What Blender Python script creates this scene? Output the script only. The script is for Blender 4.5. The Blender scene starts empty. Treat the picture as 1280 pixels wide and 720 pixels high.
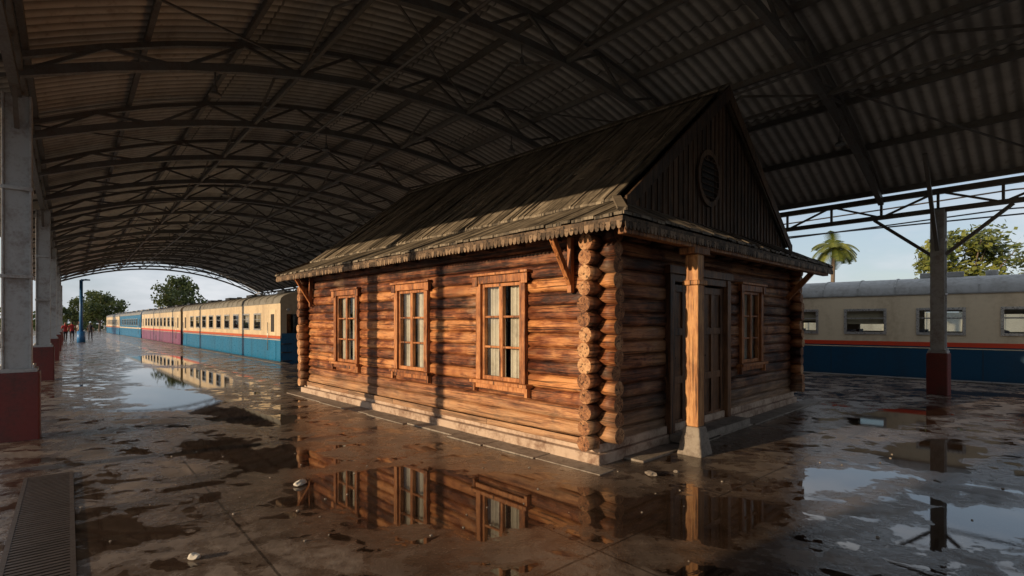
import bpy, math, random
from mathutils import Vector, Matrix, Quaternion
from mathutils import noise as mnoise
R = random.Random(7)
scene = bpy.context.scene
scene.view_settings.view_transform = 'Standard'
scene.view_settings.look = 'None'
scene.view_settings.exposure = 0

# ------------------------------------------------------------------ helpers
class MB:
    def __init__(s):
        s.v=[]; s.f=[]; s.m=[]; s.t=[]; s.sm=[]; s.M=Matrix.Identity(4)
    def av(s,p):
        s.v.append(tuple(s.M@Vector(p))); return len(s.v)-1
    def af(s,idx,mat=0,t=0.5,sm=False):
        s.f.append(list(idx)); s.m.append(mat); s.t.append(t); s.sm.append(sm)
    def poly(s,pts,mat=0,t=0.5):
        s.af([s.av(p) for p in pts],mat,t)
    def box(s,x0,x1,y0,y1,z0,z1,mat=0,t=None):
        if t is None: t=R.random()
        c=[(x0,y0,z0),(x1,y0,z0),(x1,y1,z0),(x0,y1,z0),(x0,y0,z1),(x1,y0,z1),(x1,y1,z1),(x0,y1,z1)]
        i=[s.av(p) for p in c]
        for q in ((0,3,2,1),(4,5,6,7),(0,1,5,4),(1,2,6,5),(2,3,7,6),(3,0,4,7)):
            s.af([i[k] for k in q],mat,t)
    def beam(s,p1,p2,w,h,mat=0,t=None,up=(0,0,1)):
        if t is None: t=R.random()
        p1=Vector(p1);p2=Vector(p2);d=(p2-p1).normalized();u=Vector(up)
        if abs(d.dot(u))>0.98: u=Vector((1,0,0))
        a=d.cross(u).normalized();b=a.cross(d).normalized()
        i=[]
        for p in (p1,p2):
            for sa,sb in((-1,-1),(1,-1),(1,1),(-1,1)):
                i.append(s.av(p+a*w/2*sa+b*h/2*sb))
        for q in ((3,2,1,0),(4,5,6,7),(0,1,5,4),(1,2,6,5),(2,3,7,6),(3,0,4,7)):
            s.af([i[k] for k in q],mat,t)
    def cyl(s,p1,p2,r1,r2=None,n=12,mat=0,capmat=None,t=None,jit=0,rings=1,flat=2):
        if r2 is None:r2=r1
        if t is None:t=R.random()
        if capmat is None:capmat=mat
        p1=Vector(p1);p2=Vector(p2);d=(p2-p1).normalized();u=Vector((0,0,1))
        if abs(d.dot(u))>0.98:u=Vector((1,0,0))
        a=d.cross(u).normalized();b=a.cross(d).normalized()
        R_=[]
        for k in range(rings+1):
            f=k/rings;p=p1.lerp(p2,f);r=r1+(r2-r1)*f
            r*=1+R.uniform(-jit,jit); off=Vector((0,0,R.uniform(-jit,jit)*r*0.5))
            fl=flat+R.uniform(-jit,jit)
            R_.append([s.av(p+off+(a*max(-fl,min(fl,math.cos(2*math.pi*j/n)))+b*math.sin(2*math.pi*j/n))*r) for j in range(n)])
        for k in range(rings):
            A=R_[k];B=R_[k+1]
            for j in range(n):
                s.af([A[j],B[j],B[(j+1)%n],A[(j+1)%n]],mat,t,True)
        s.af(R_[0],capmat,t); s.af(R_[-1][::-1],capmat,t)
    def prism(s,pts,off,mat=0,t=None):
        if t is None:t=R.random()
        off=Vector(off);n=len(pts)
        a=[s.av(p) for p in pts];b=[s.av(Vector(p)+off) for p in pts]
        s.af(a,mat,t);s.af(b[::-1],mat,t)
        for j in range(n): s.af([a[j],b[j],b[(j+1)%n],a[(j+1)%n]],mat,t)
    def obj(s,name,mats,parent=None,bevel=0,norm=True):
        me=bpy.data.meshes.new(name)
        me.from_pydata(s.v,[],s.f);
        for m in mats: me.materials.append(m)
        me.polygons.foreach_set('material_index',s.m)
        me.polygons.foreach_set('use_smooth',s.sm)
        at=me.attributes.new('tint','FLOAT','FACE'); at.data.foreach_set('value',s.t)
        me.update()
        if norm:
            import bmesh
            bm=bmesh.new();bm.from_mesh(me);bmesh.ops.recalc_face_normals(bm,faces=bm.faces);bm.to_mesh(me);bm.free()
        o=bpy.data.objects.new(name,me);scene.collection.objects.link(o)
        if parent:o.parent=parent
        if bevel:
            b=o.modifiers.new('bev','BEVEL');b.width=bevel;b.segments=2;b.limit_method='ANGLE'
        return o
def empty(name,loc=(0,0,0),ang=0,parent=None):
    e=bpy.data.objects.new(name,None);scene.collection.objects.link(e)
    e.location=loc;e.rotation_euler=(0,0,ang);e.empty_display_size=.2
    if parent:e.parent=parent
    return e

class NT:
    def __init__(s,name):
        s.mat=bpy.data.materials.new(name);s.mat.use_nodes=True;s.n=s.mat.node_tree.nodes;s.l=s.mat.node_tree.links
        s.b=s.n['Principled BSDF'];s.out=s.n['Material Output']
        s.tc=s.n.new('ShaderNodeTexCoord')
    def link(s,a,b):s.l.new(a,b)
    def set(s,inp,v):
        if isinstance(v,(int,float)):
            if inp.type=='RGBA':inp.default_value=(v,v,v,1)
            elif inp.type=='VECTOR':inp.default_value=(v,v,v)
            else:inp.default_value=v
        elif isinstance(v,(tuple,list)):
            inp.default_value=tuple(v)+((1,) if (len(v)==3 and len(inp.default_value)==4) else ())
        else:s.l.new(v,inp)
    def math(s,op,a,b=0,c=None,clamp=False):
        n=s.n.new('ShaderNodeMath');n.operation=op;n.use_clamp=clamp;s.set(n.inputs[0],a);s.set(n.inputs[1],b)
        if c is not None:s.set(n.inputs[2],c)
        return n.outputs[0]
    def mapping(s,scale=(1,1,1),rot=(0,0,0),loc=(0,0,0),src=None):
        n=s.n.new('ShaderNodeMapping');n.inputs['Scale'].default_value=scale;n.inputs['Rotation'].default_value=rot;n.inputs['Location'].default_value=loc
        s.l.new(src or s.tc.outputs['Object'],n.inputs[0]);return n.outputs[0]
    def noise(s,vec,scale=1,detail=4,rough=.55,dist=0,out=0):
        n=s.n.new('ShaderNodeTexNoise');n.inputs['Scale'].default_value=scale;n.inputs['Detail'].default_value=detail
        n.inputs['Roughness'].default_value=rough;n.inputs['Distortion'].default_value=dist;s.l.new(vec,n.inputs['Vector']);return n.outputs[out]
    def ramp(s,fac,stops,interp='LINEAR'):
        n=s.n.new('ShaderNodeValToRGB');n.color_ramp.interpolation=interp;e=n.color_ramp.elements
        e.remove(e[1])
        f=True
        for p,c in stops:
            if f: el=e[0];el.position=p;f=False
            else: el=e.new(p)
            el.color=(tuple(c)+(1,)) if isinstance(c,(tuple,list)) else (c,c,c,1)
        s.set(n.inputs[0],fac);return n.outputs[0]
    def mix(s,fac,a,b,mode='MIX'):
        n=s.n.new('ShaderNodeMix');n.data_type='RGBA';n.blend_type=mode
        s.set(n.inputs[0],fac);s.set(n.inputs[6],a);s.set(n.inputs[7],b);return n.outputs[2]
    def maprange(s,v,a,b,c=0,d=1,smooth=True):
        n=s.n.new('ShaderNodeMapRange');n.interpolation_type='SMOOTHSTEP' if smooth else 'LINEAR'
        s.set(n.inputs[0],v);n.inputs[1].default_value=a;n.inputs[2].default_value=b;n.inputs[3].default_value=c;n.inputs[4].default_value=d;return n.outputs[0]
    def tint(s):
        n=s.n.new('ShaderNodeAttribute');n.attribute_name='tint';return n.outputs['Fac']
    def bump(s,h,strength=.5,dist=.02):
        n=s.n.new('ShaderNodeBump');s.set(n.inputs['Strength'],strength);n.inputs['Distance'].default_value=dist;s.l.new(h,n.inputs['Height'])
        s.l.new(n.outputs[0],s.b.inputs['Normal'])
    def sep(s,src=None):
        n=s.n.new('ShaderNodeSeparateXYZ');s.l.new(src or s.tc.outputs['Object'],n.inputs[0]);return n.outputs

def wood(name,cd,cm,cl,stretch=(.6,9,9),rough=.6,bump=.5,weather=None,tintamt=.6,spec=.4,rot=False):
    m=NT(name)
    t=m.tint()
    comb=m.n.new('ShaderNodeVectorMath');comb.operation='MULTIPLY_ADD'
    m.link(t,comb.inputs[0]);comb.inputs[1].default_value=(37,53,71);m.link(m.tc.outputs['Object'],comb.inputs[2])
    vec=comb.outputs[0]
    g=m.noise(m.mapping(stretch,src=vec),2.2,4,.7,.6)
    fine=m.noise(m.mapping(tuple(a*5 for a in stretch),src=vec),2.5,2,.7)
    blot=m.noise(m.mapping(tuple(a*1.6 if a<1 else a*.16 for a in stretch),src=vec),2.0,3,.65,.4)
    f=m.math('ADD',m.math('MULTIPLY',g,.55),m.math('MULTIPLY',blot,.45))
    f=m.math('ADD',f,m.math('MULTIPLY',m.math('SUBTRACT',t,.5),tintamt*.3))
    f=m.math('ADD',f,m.math('MULTIPLY',m.math('SUBTRACT',fine,.5),.34))
    c=m.ramp(f,[(.36,cd),(.50,cm),(.63,cl)])
    crack=m.ramp(m.noise(m.mapping((stretch[0]*(.6 if stretch[0]<1 else 2.2),stretch[1]*(.6 if stretch[1]<1 else 2.2),stretch[2]*(.6 if stretch[2]<1 else 2.2)),src=vec),2.4,2,.5,.3),[(.34,0.08),(.41,1)])
    c=m.mix(.88,c,crack,'MULTIPLY')
    if rot: # dark weather stains in big patches across neighbouring pieces
        st=m.noise(m.mapping((.5,.5,1.3)),1.1,4,.66,.5)
        c=m.mix(m.maprange(st,.46,.62,0,.78),c,m.mix(1,c,(.30,.15,.10),'MULTIPLY'))
        st2=m.noise(m.mapping((2.2,2.2,5),loc=(3,1,9)),1.5,3,.6,.3)
        c=m.mix(m.maprange(st2,.54,.66,0,.75),c,m.mix(1,c,(.28,.16,.11),'MULTIPLY'))
        gr=m.noise(m.mapping((.8,.8,2.2),loc=(7,3,1)),1.3,4,.62)
        c=m.mix(m.maprange(gr,.54,.72,0,.5),c,m.ramp(g,[(.3,(.10,.055,.035)),(.65,(.38,.25,.155))]))
    if weather:
        z=m.sep()[2]
        w=m.math('ADD',m.maprange(z,weather[0],weather[1],1,0),m.math('MULTIPLY',m.math('SUBTRACT',blot,.5),1.6),clamp=True)
        c=m.mix(m.math('MULTIPLY',w,.75),c,m.ramp(g,[(.3,(.12,.065,.038)),(.65,(.46,.30,.18))]))
    m.set(m.b.inputs['Base Color'],c)
    m.set(m.b.inputs['Roughness'],m.maprange(fine,.3,.7,rough-.12,rough+.12))
    m.b.inputs['Specular IOR Level'].default_value=spec
    h=m.math('ADD',m.math('MULTIPLY',g,.7),m.math('MULTIPLY',fine,.35));h=m.math('ADD',h,m.math('MULTIPLY',crack,.4))
    m.bump(h,bump,.018)
    return m.mat
def paint(name,col,rough=.5,dirt=.3,metal=0,scale=3,dirtcol=(.08,.06,.045),bump=.1,streak=False,spec=.5):
    m=NT(name)
    n=m.noise(m.mapping((1,1,.25 if streak else 1)),scale,4,.65)
    n2=m.noise(m.mapping((1,1,1)),scale*7,3,.6)
    f=m.math('MULTIPLY',m.maprange(m.math('ADD',m.math('MULTIPLY',n,.7),m.math('MULTIPLY',n2,.3)),.42,.68),dirt,clamp=True)
    tn=m.math('ADD',m.math('MULTIPLY',m.tint(),.25),.87)
    c=m.mix(1,m.mix(f,col,dirtcol),tn,'MULTIPLY')
    m.set(m.b.inputs['Base Color'],c)
    m.set(m.b.inputs['Roughness'],m.maprange(n2,.3,.7,rough-.08,rough+.12));m.b.inputs['Metallic'].default_value=metal
    m.b.inputs['Specular IOR Level'].default_value=spec
    if bump>.1: m.bump(n2,bump,.01)
    return m.mat
def glassmat(name,tcol=(.75,.8,.8),base=.05,edge=.6):
    m=NT(name);m.n.remove(m.b)
    tr=m.n.new('ShaderNodeBsdfTransparent');tr.inputs[0].default_value=tcol+(1,)
    gl=m.n.new('ShaderNodeBsdfGlossy');gl.inputs['Roughness'].default_value=.03
    lw=m.n.new('ShaderNodeLayerWeight');lw.inputs[0].default_value=.5
    f=m.math('ADD',m.math('MULTIPLY',m.math('POWER',lw.outputs['Facing'],4),edge),base,clamp=True)
    mx=m.n.new('ShaderNodeMixShader');m.link(f,mx.inputs[0]);m.link(tr.outputs[0],mx.inputs[1]);m.link(gl.outputs[0],mx.inputs[2])
    m.link(mx.outputs[0],m.out.inputs[0]);return m.mat

# ------------------------------------------------------------------ frames
H=1.6
P0=Vector((-6.82,7.06,0)); D=Vector((-.655,.756,0)).normalized(); N=Vector((.756,.655,0)).normalized()
PANG=math.atan2(-D.y,-D.x)
def P(s,n,z=0): return P0+D*s+N*n+Vector((0,0,z))
T=Vector((-.86,-.51,0)).normalized()     # towards sun
ELEV=math.radians(11.0)

# ------------------------------------------------------------------ ground / platform
def ground_mat():
    m=NT('gravel_ground')
    v=m.mapping()
    vo=m.n.new('ShaderNodeTexVoronoi');vo.inputs['Scale'].default_value=14;m.link(v,vo.inputs[0])
    n=m.noise(v,.25,4,.6)
    c=m.mix(m.maprange(n,.50,.66),m.ramp(vo.outputs['Color'],[(0,(.12,.11,.10)),(1,(.30,.28,.25))]),(.09,.10,.045))
    m.set(m.b.inputs['Base Color'],c);m.b.inputs['Roughness'].default_value=.95
    m.bump(vo.outputs['Distance'],.8,.05);return m.mat
mb=MB();mb.poly([(-900,-900,-.95),(900,-900,-.95),(900,900,-.95),(-900,900,-.95)])
mb.obj('ground',[ground_mat()])

def platform_mat():
    m=NT('wet_concrete')
    obj=m.tc.outputs['Object']
    vr=m.n.new('ShaderNodeVectorRotate');vr.rotation_type='Z_AXIS';vr.inputs['Angle'].default_value=-PANG
    m.link(obj,vr.inputs['Vector']);vr.inputs['Center'].default_value=tuple(P0)
    sx=m.sep(vr.outputs[0])
    X=m.math('SUBTRACT',sx[0],P0.x);Y=m.math('SUBTRACT',sx[1],P0.y)
    warp=m.noise(obj,1.6,5,.62,out=1)
    wv=m.n.new('ShaderNodeVectorMath');wv.operation='MULTIPLY_ADD';m.link(warp,wv.inputs[0]);wv.inputs[1].default_value=(1.3,1.3,0);
    sub=m.n.new('ShaderNodeVectorMath');sub.operation='SUBTRACT';m.link(obj,sub.inputs[0]);sub.inputs[1].default_value=(.65,.65,0)
    m.link(sub.outputs[0],wv.inputs[2])
    w2=wv.outputs[0]
    ell=[(-.6,4.7,1.7,.80,-.25),(1.5,4.3,1.0,.5,.25),(-3.3,6.3,1.4,.42,-.5),(-2.9,3.9,.5,.28,0),(-7.4,11.0,2.8,.7,-.75),
         (-4.9,8.9,1.9,.45,-.6),(-10,15.2,4,1.2,-.8),(3.4,5.2,.8,.26,.5),(5.2,6.3,1.2,.36,.7),(6.7,8.8,1.7,.45,.6),(9.3,8.6,1.6,.42,.6),(3.6,4.0,.9,.26,.4),(-15,22,4,1.2,-.8),(7.2,6.2,1.2,.35,.5),
         (10.5,11.5,1.5,.4,-.6),(5.0,4.4,.8,.22,.3),
         (-3.95,5.2,.24,.13,0),(-3.1,4.95,.28,.15,0),(-4.6,6.2,.22,.13,0),(-6.9,9.4,.5,.3,0)]
    acc=None
    for cx,cy,rx,ry,a in ell:
        mp=m.n.new('ShaderNodeMapping');mp.vector_type='TEXTURE';mp.inputs['Location'].default_value=(cx,cy,0);mp.inputs['Rotation'].default_value=(0,0,a);mp.inputs['Scale'].default_value=(rx,ry,1)
        m.link(w2,mp.inputs[0]);ln=m.n.new('ShaderNodeVectorMath');ln.operation='LENGTH';m.link(mp.outputs[0],ln.inputs[0])
        e=m.math('SUBTRACT',1.0,ln.outputs['Value'])
        acc=e if acc is None else m.math('MAXIMUM',acc,e)
    med=m.noise(obj,1.5,5,.6,.3)
    hi=m.noise(obj,9,4,.72)
    fine=m.noise(obj,60,2,.7)
    small=m.noise(m.mapping((1,1.25,1),(0,0,.7),(5,9,0)),2.6,4,.55,.5)
    nm=m.math('MULTIPLY',m.math('SUBTRACT',small,.592),6)
    nm=m.math('MAXIMUM',nm,m.math('MULTIPLY',m.math('SUBTRACT',med,.60),6))
    pud=m.math('MAXIMUM',acc,nm)
    pud=m.math('ADD',pud,m.math('MULTIPLY',m.math('SUBTRACT',hi,.5),.5))
    P_=m.maprange(pud,-.03,.09)          # standing water
    damp=m.maprange(m.math('ADD',pud,m.math('MULTIPLY',m.math('SUBTRACT',med,.5),2.4)),-1.0,-.05) # damp around
    dry=m.ramp(m.math('ADD',m.math('MULTIPLY',med,.40),m.math('MULTIPLY',hi,.60)),[(.32,(.11,.083,.065)),(.5,(.22,.175,.14)),(.68,(.34,.285,.235))])
    stain=m.noise(m.mapping(loc=(3,8,2)),.8,5,.7,.4)
    dry=m.mix(1,dry,m.ramp(stain,[(.36,.45),(.60,1.1)]),'MULTIPLY')
    wet=m.mix(1,dry,(.40,.35,.32),'MULTIPLY')
    c=m.mix(m.math('MULTIPLY',damp,.9),dry,wet)
    c=m.mix(P_,c,m.mix(1,dry,(.20,.155,.13),'MULTIPLY'))
    jx=m.math('LESS_THAN',m.math('PINGPONG',m.math('ADD',X,m.math('MULTIPLY',hi,.02)),1.25),.009)
    jy=m.math('LESS_THAN',m.math('PINGPONG',m.math('ADD',Y,m.math('ADD',.25,m.math('MULTIPLY',hi,.02))),.9),.009)
    j=m.math('MAXIMUM',jx,jy)
    c=m.mix(m.math('MULTIPLY',j,.75),c,(.02,.016,.013))
    c=m.mix(m.math('MULTIPLY',m.math('GREATER_THAN',fine,.66),.4),c,(.30,.26,.22))
    c=m.mix(m.math('MULTIPLY',m.math('LESS_THAN',fine,.34),.4),c,(.03,.024,.02))
    m.set(m.b.inputs['Base Color'],c)
    r=m.mix(damp,m.maprange(hi,.3,.7,.30,.52),m.maprange(m.math('ADD',m.math('MULTIPLY',hi,.5),m.math('MULTIPLY',med,.5)),.38,.62,.09,.28))
    r=m.mix(P_,r,0.02)
    m.set(m.b.inputs['Roughness'],r)
    m.b.inputs['IOR'].default_value=1.45;m.set(m.b.inputs['Specular IOR Level'],m.math('ADD',.6,m.math('MULTIPLY',P_,.3)))
    h=m.math('ADD',m.math('MULTIPLY',hi,1.2),m.math('MULTIPLY',fine,.4))
    m.bump(h,m.math('SUBTRACT',.40,m.math('MULTIPLY',P_,.393)),.012)
    return m.mat
TD=Vector((-.671,.741,0)).normalized();TY=Vector((.741,.671,0)).normalized();T0=Vector((-9.5,21,0))
RE=Vector((.75,-.66,0)).normalized();RY=Vector((.66,.75,0)).normalized();R0=Vector((11.3,15.0,0))
b0=T0-TY*.15+TD*(-1.6)
bend=R0-RE*8-RY*.12
outline=[P(-51,-2.6),P(110,-2.6),b0+TD*98,b0,b0+TY*3.6,b0+TY*3.6+TD*98,bend+D*85,bend,R0+RE*45-RY*.12]
mb=MB();mb.prism([tuple(p) for p in outline],(0,0,-1.0))
pmat=platform_mat()
mb.obj('platform',[pmat])
edge=paint('edge_stone',(.20,.18,.16),.4,.7)
mb=MB()
def strip(a,b,inn,w=.35,step=1.0):
    L=(b-a).length;k=int(L/step);d=(b-a)/k
    for i in range(k):
        p=a+d*i+(b-a).normalized()*.006;q=a+d*(i+1)-(b-a).normalized()*.006
        mb.prism([tuple(p+Vector((0,0,.022))),tuple(q+Vector((0,0,.022))),tuple(q+inn*w+Vector((0,0,.022))),tuple(p+inn*w+Vector((0,0,.022)))],(0,0,-.018))
strip(b0+TD*60,b0,-TY);strip(b0+TY*3.6+TD*40,b0+TY*3.6,TY);strip(bend,R0+RE*25-RY*.12,-RY)
strip(P(-20,-2.6),P(80,-2.6),N)
mb.obj('platform_edging',[edge],bevel=.004)
railm=paint('rusty_rail',(.16,.08,.05),.45,.5,.6)
sleep=paint('sleeper',(.12,.11,.10),.9,.4)
def track(name,a,d,y,L):
    mb=MB()
    for o in (-.72,.72): mb.beam(a+y*o+Vector((0,0,-.84)),a+y*o+d*L+Vector((0,0,-.84)),.07,.14)
    for i in range(int(L/.65)):
        c=a+d*(i*.65+.3);mb.beam(c-y*1.25+Vector((0,0,-.93)),c+y*1.25+Vector((0,0,-.93)),.24,.1,1)
    mb.obj(name,[railm,sleep])
track('railway_track',T0+TY*1.4+TD*(-1.4),TD,TY,100)
track('railway_track',bend+RY*1.6,RE,RY,45)
track('railway_track',bend+RY*1.6,D,N,80)
track('railway_track',P(-40,-4.5),D,N,150)
mb=MB();mb.prism([tuple(P(-40,-6.6)),tuple(P(110,-6.6)),tuple(P(110,-24)),tuple(P(-40,-24))],(0,0,-.95))
mb.obj('outer_platform',[paint('pale_concrete',(.42,.39,.35),.6,.4)])

# ------------------------------------------------------------------ canopy
steel=paint('canopy_steel',(.14,.135,.125),.5,.5,.1,4,(.10,.055,.03))
steelcol=paint('column_steel',(.44,.445,.44),.45,.6,.1,4,(.16,.10,.065))
maroon=paint('maroon_paint',(.17,.026,.02),.5,.65,0,3,(.06,.035,.03))
mb=MB();DG=paint('grate_iron',(.10,.075,.06),.45,.6,.5,5)
def PL(x,y,z): return tuple(P(-x,y,z))
gx0,gx1,gy0_,gy1_=2.6,14,.22,.54
def lbox(x0,x1,y0,y1,z0,z1,mat=0,t=.5):
    mb.prism([PL(x0,y0,z1),PL(x1,y0,z1),PL(x1,y1,z1),PL(x0,y1,z1)],(0,0,z0-z1),mat,t)
lbox(gx0,gx1,gy0_,gy1_,.0041,.006,1)
lbox(gx0,gx1,gy0_-.03,gy0_,.003,.014);lbox(gx0,gx1,gy1_,gy1_+.03,.003,.014)
x=gx0
while x<gx1-.03:
    lbox(x,x+.034,gy0_,gy1_,.0062,.0125,0,R.random());x+=.055
mb.obj('drainage_grate',[DG,paint('drain_dark',(.02,.016,.013),.5,.1)])
def sheetmat():
    m=NT('corrugated_sheet')
    v=m.mapping((.35,2.0,1))
    n=m.noise(v,1.2,4,.65,.3);n2=m.noise(m.mapping(),6,3,.6)
    s=m.sep();bay=m.math('FLOOR',m.math('DIVIDE',s[0],.88));w=m.n.new('ShaderNodeTexWhiteNoise');w.noise_dimensions='2D'
    cb=m.n.new('ShaderNodeCombineXYZ');m.link(bay,cb.inputs[0]);m.link(m.math('FLOOR',m.math('DIVIDE',s[1],3.1)),cb.inputs[1]);m.link(cb.outputs[0],w.inputs['Vector'])
    f=m.math('ADD',m.math('MULTIPLY',n,.7),m.math('MULTIPLY',w.outputs[0],.25))
    c=m.ramp(f,[(.25,(.32,.30,.27)),(.5,(.54,.52,.48)),(.8,(.70,.68,.64))])
    c=m.mix(m.math('MULTIPLY',m.maprange(n2,.55,.75),.5),c,(.19,.125,.08))
    lap=m.math('LESS_THAN',m.math('FRACT',m.math('DIVIDE',s[1],3.1)),.012)
    c=m.mix(m.math('MULTIPLY',lap,.7),c,(.05,.05,.05))
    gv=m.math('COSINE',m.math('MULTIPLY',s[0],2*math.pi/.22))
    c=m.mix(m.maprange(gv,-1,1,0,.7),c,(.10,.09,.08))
    m.set(m.b.inputs['Base Color'],c);m.b.inputs['Roughness'].default_value=.5;m.b.inputs['Metallic'].default_value=.1
    return m.mat
CAN=empty('station_canopy',P0,PANG)     # local x = -s , y = n
def chord(n):
    return 5.05+(4.45-5.05)*n/15.2+1.75*(1-((n-7.6)/7.6)**2)
def rooftop(n):
    t=(n-7.6)/7.6
    return 5.05-.6*n/15.2+1.75*(1-t*t)+.32+.32*(1-min(1,t*t))
SMIN,SMAX=-22.17,47.5
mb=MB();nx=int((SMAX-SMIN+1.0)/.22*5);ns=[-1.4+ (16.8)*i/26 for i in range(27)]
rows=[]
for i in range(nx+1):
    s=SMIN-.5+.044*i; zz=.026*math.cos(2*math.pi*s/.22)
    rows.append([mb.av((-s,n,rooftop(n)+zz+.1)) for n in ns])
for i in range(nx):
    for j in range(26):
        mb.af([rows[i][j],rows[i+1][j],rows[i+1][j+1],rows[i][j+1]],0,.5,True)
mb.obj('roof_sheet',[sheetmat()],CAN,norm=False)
mb=MB()
for i in range(13):
    n=-1.3+16.6*i/12
    mb.beam((-SMIN,n,rooftop(n)+.01),(-SMAX,n,rooftop(n)+.01),.07,.12)
mb.obj('purlins',[steel],CAN)
mb=MB()
stations=[ -22.17+3.1667*k for k in range(23)]
for s in stations:
    x=-s;K=16
    for j in range(K):
        a=15.2*j/K;b=15.2*(j+1)/K
        mb.beam((x,a,chord(a)),(x,b,chord(b)),.11,.13)
        mb.beam((x,a,rooftop(a)-.09),(x,b,rooftop(b)-.09),.09,.08)
        if j%2==0: mb.beam((x,a,chord(a)),(x,b,rooftop(b)-.1),.05,.05)
        else: mb.beam((x,a,rooftop(a)-.1),(x,b,chord(b)),.05,.05)
    mb.beam((x,-1.35,rooftop(-1.35)-.09),(x,0,rooftop(0)-.1),.07,.08)
    mb.beam((x,0,chord(0)-.05),(x,-1.2,rooftop(-1.2)-.1),.05,.05)
mb.obj('roof_trusses',[steel],CAN)
mb=MB()
for n,zt,zb in ((0,5.12,4.72),(15.2,4.52,4.10)):
    mb.beam((-SMIN,n,zt),(-SMAX,n,zt),.12,.12);mb.beam((-SMIN,n,zb),(-SMAX,n,zb),.10,.10)
    s=SMIN;k=0
    while s<SMAX-.5:
        e=s+1.0555
        mb.beam((-s,n,zt),(-s,n,zb),.05,.05)
        mb.beam((-s,n,zb if k%2 else zt),(-e,n,zt if k%2 else zb),.045,.045)
        s=e;k+=1
for n in (3.8,7.6,11.4):
    mb.beam((-SMIN,n,chord(n)),(-SMAX,n,chord(n)),.06,.06)
    for k in range(22):
        s=stations[k];e=stations[k+1]
        mb.beam((-s,n,chord(n)),(-(s+e)/2,n,rooftop(n)-.05),.04,.04);mb.beam((-(s+e)/2,n,rooftop(n)-.05),(-e,n,chord(n)),.04,.04)
for k in range(0,22,2):
    s=stations[k];e=stations[k+1]
    mb.beam((-s,0,chord(0)+.2),(-e,3.8,chord(3.8)+.2),.03,.03);mb.beam((-s,3.8,chord(3.8)+.25),(-e,7.6,chord(7.6)+.25),.03,.03)
    mb.beam((-e,7.6,chord(7.6)+.25),(-s,11.4,chord(11.4)+.25),.03,.03);mb.beam((-e,11.4,chord(11.4)+.2),(-s,15.2,chord(15.2)+.2),.03,.03)
mb.obj('lattice_girders',[steel],CAN)
def column(s,n,ztop,name='canopy_column'):
    e=empty(name,P(s,n),PANG)
    mb=MB();k=1.0 if n<5 else .8
    a=.16*k;b=.15*k
    mb.box(-a,a,-b,-b+.025,.95,ztop,0,.5);mb.box(-a,a,b-.025,b,.95,ztop,0,.5);mb.box(-a+.035,a-.035,-b+.025,b-.025,.95,ztop,0,.35)
    mb.box(-.21*k,.21*k,-.21*k,.21*k,.92,.97,0,.3)
    for z in (2.2,3.4):
        mb.box(-a-.012,a+.012,-b-.012,b+.012,z,z+.05,0,.6)
    for xx in(-.17*k,.17*k):
        for yy in (-.17*k,.17*k): mb.cyl((xx,yy,.965),(xx,yy,1.02),.018,n=6)
    mb.obj('steel_shaft',[steelcol],e,bevel=.004)
    g=.235*k
    mb=MB();mb.box(-g,g,-g,g,-.02,.92,0,.5);mb.obj('pedestal',[maroon],e,bevel=.02)
    mb=MB()
    if n>5:
        for d in(-1,1): mb.beam((d*.12,0,ztop-1.0),(d*1.2,0,ztop-.05),.07,.07)
        mb.beam((0,-.12,ztop-.9),(0,-1.35,chord(n-1.35)),.07,.07)
    else:
        for d in(-1,1): mb.beam((d*.12,0,ztop-.45),(d*.55,0,ztop+.02),.05,.05)
    mb.obj('knee_braces',[steel],e)
for k in range(-2,6):
    column(9.5*k if k!=-1 else -12.5,0,4.7)
for k in range(-1,6):
    column(-7.4+9.5*k,15.2,4.1)
def pendant(s,n,L=.7):
    e=empty('pendant_lamp',P(s,n,chord(n)),PANG);mb=MB()
    mb.cyl((0,0,0),(0,0,-L),.014,n=6);mb.cyl((0,0,-L),(0,0,-L-.12),.035,.045,10);mb.cyl((0,0,-L-.12),(0,0,-L-.17),.08,.10,14)
    mb.obj('lamp_body',[steel],e)
for s,n in ((0,2.4),(0,9),(3.17,5.5),(9.5,4.5),(16,4.5),(-3.17,6.5),(-6.33,12.3),(22,4.5)): pendant(s,n,.3)
mb=MB();mb.cyl(P(-20,5.2,chord(5.2)-.09),P(47,5.2,chord(5.2)-.09),.03,n=8);mb.cyl(P(-20,10.4,chord(10.4)-.09),P(47,10.4,chord(10.4)-.09),.025,n=8)
mb.obj('cable_conduit',[steel])

# ------------------------------------------------------------------ log house
LOGX=wood('log_wood_long',(.045,.012,.006),(.26,.082,.028),(.60,.27,.10),(.5,8,8),.55,1.0,(.22,.75),.95,rot=True)
LOGY=wood('log_wood_cross',(.045,.015,.008),(.20,.075,.032),(.42,.20,.09),(8,.5,8),.55,1.0,(.22,.75),.95,rot=True)
LEND=wood('log_end_grain',(.09,.035,.018),(.32,.145,.064),(.56,.33,.17),(6,6,6),.7,.6)
TRIM=wood('trim_wood',(.11,.036,.013),(.34,.125,.040),(.52,.23,.09),(5,5,.9),.5,.5)
SHING=wood('roof_boards',(.060,.049,.036),(.155,.128,.096),(.29,.245,.185),(5,.7,.9),.7,.8,tintamt=.7)
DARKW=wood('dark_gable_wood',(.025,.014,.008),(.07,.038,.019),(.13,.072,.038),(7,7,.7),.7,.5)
DOORW=wood('door_wood',(.05,.024,.012),(.14,.065,.03),(.24,.12,.058),(7,7,.7),.5,.4)
POSTW=wood('post_wood',(.14,.055,.022),(.36,.16,.06),(.58,.31,.13),(7,7,.7),.6,.6)
PLINTH=paint('plinth_plaster',(.46,.35,.27),.75,.9,0,3,(.15,.08,.05),.6)
CONC=paint('footing_concrete',(.26,.225,.19),.75,.8,0,5,(.10,.075,.06),.5)
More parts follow.
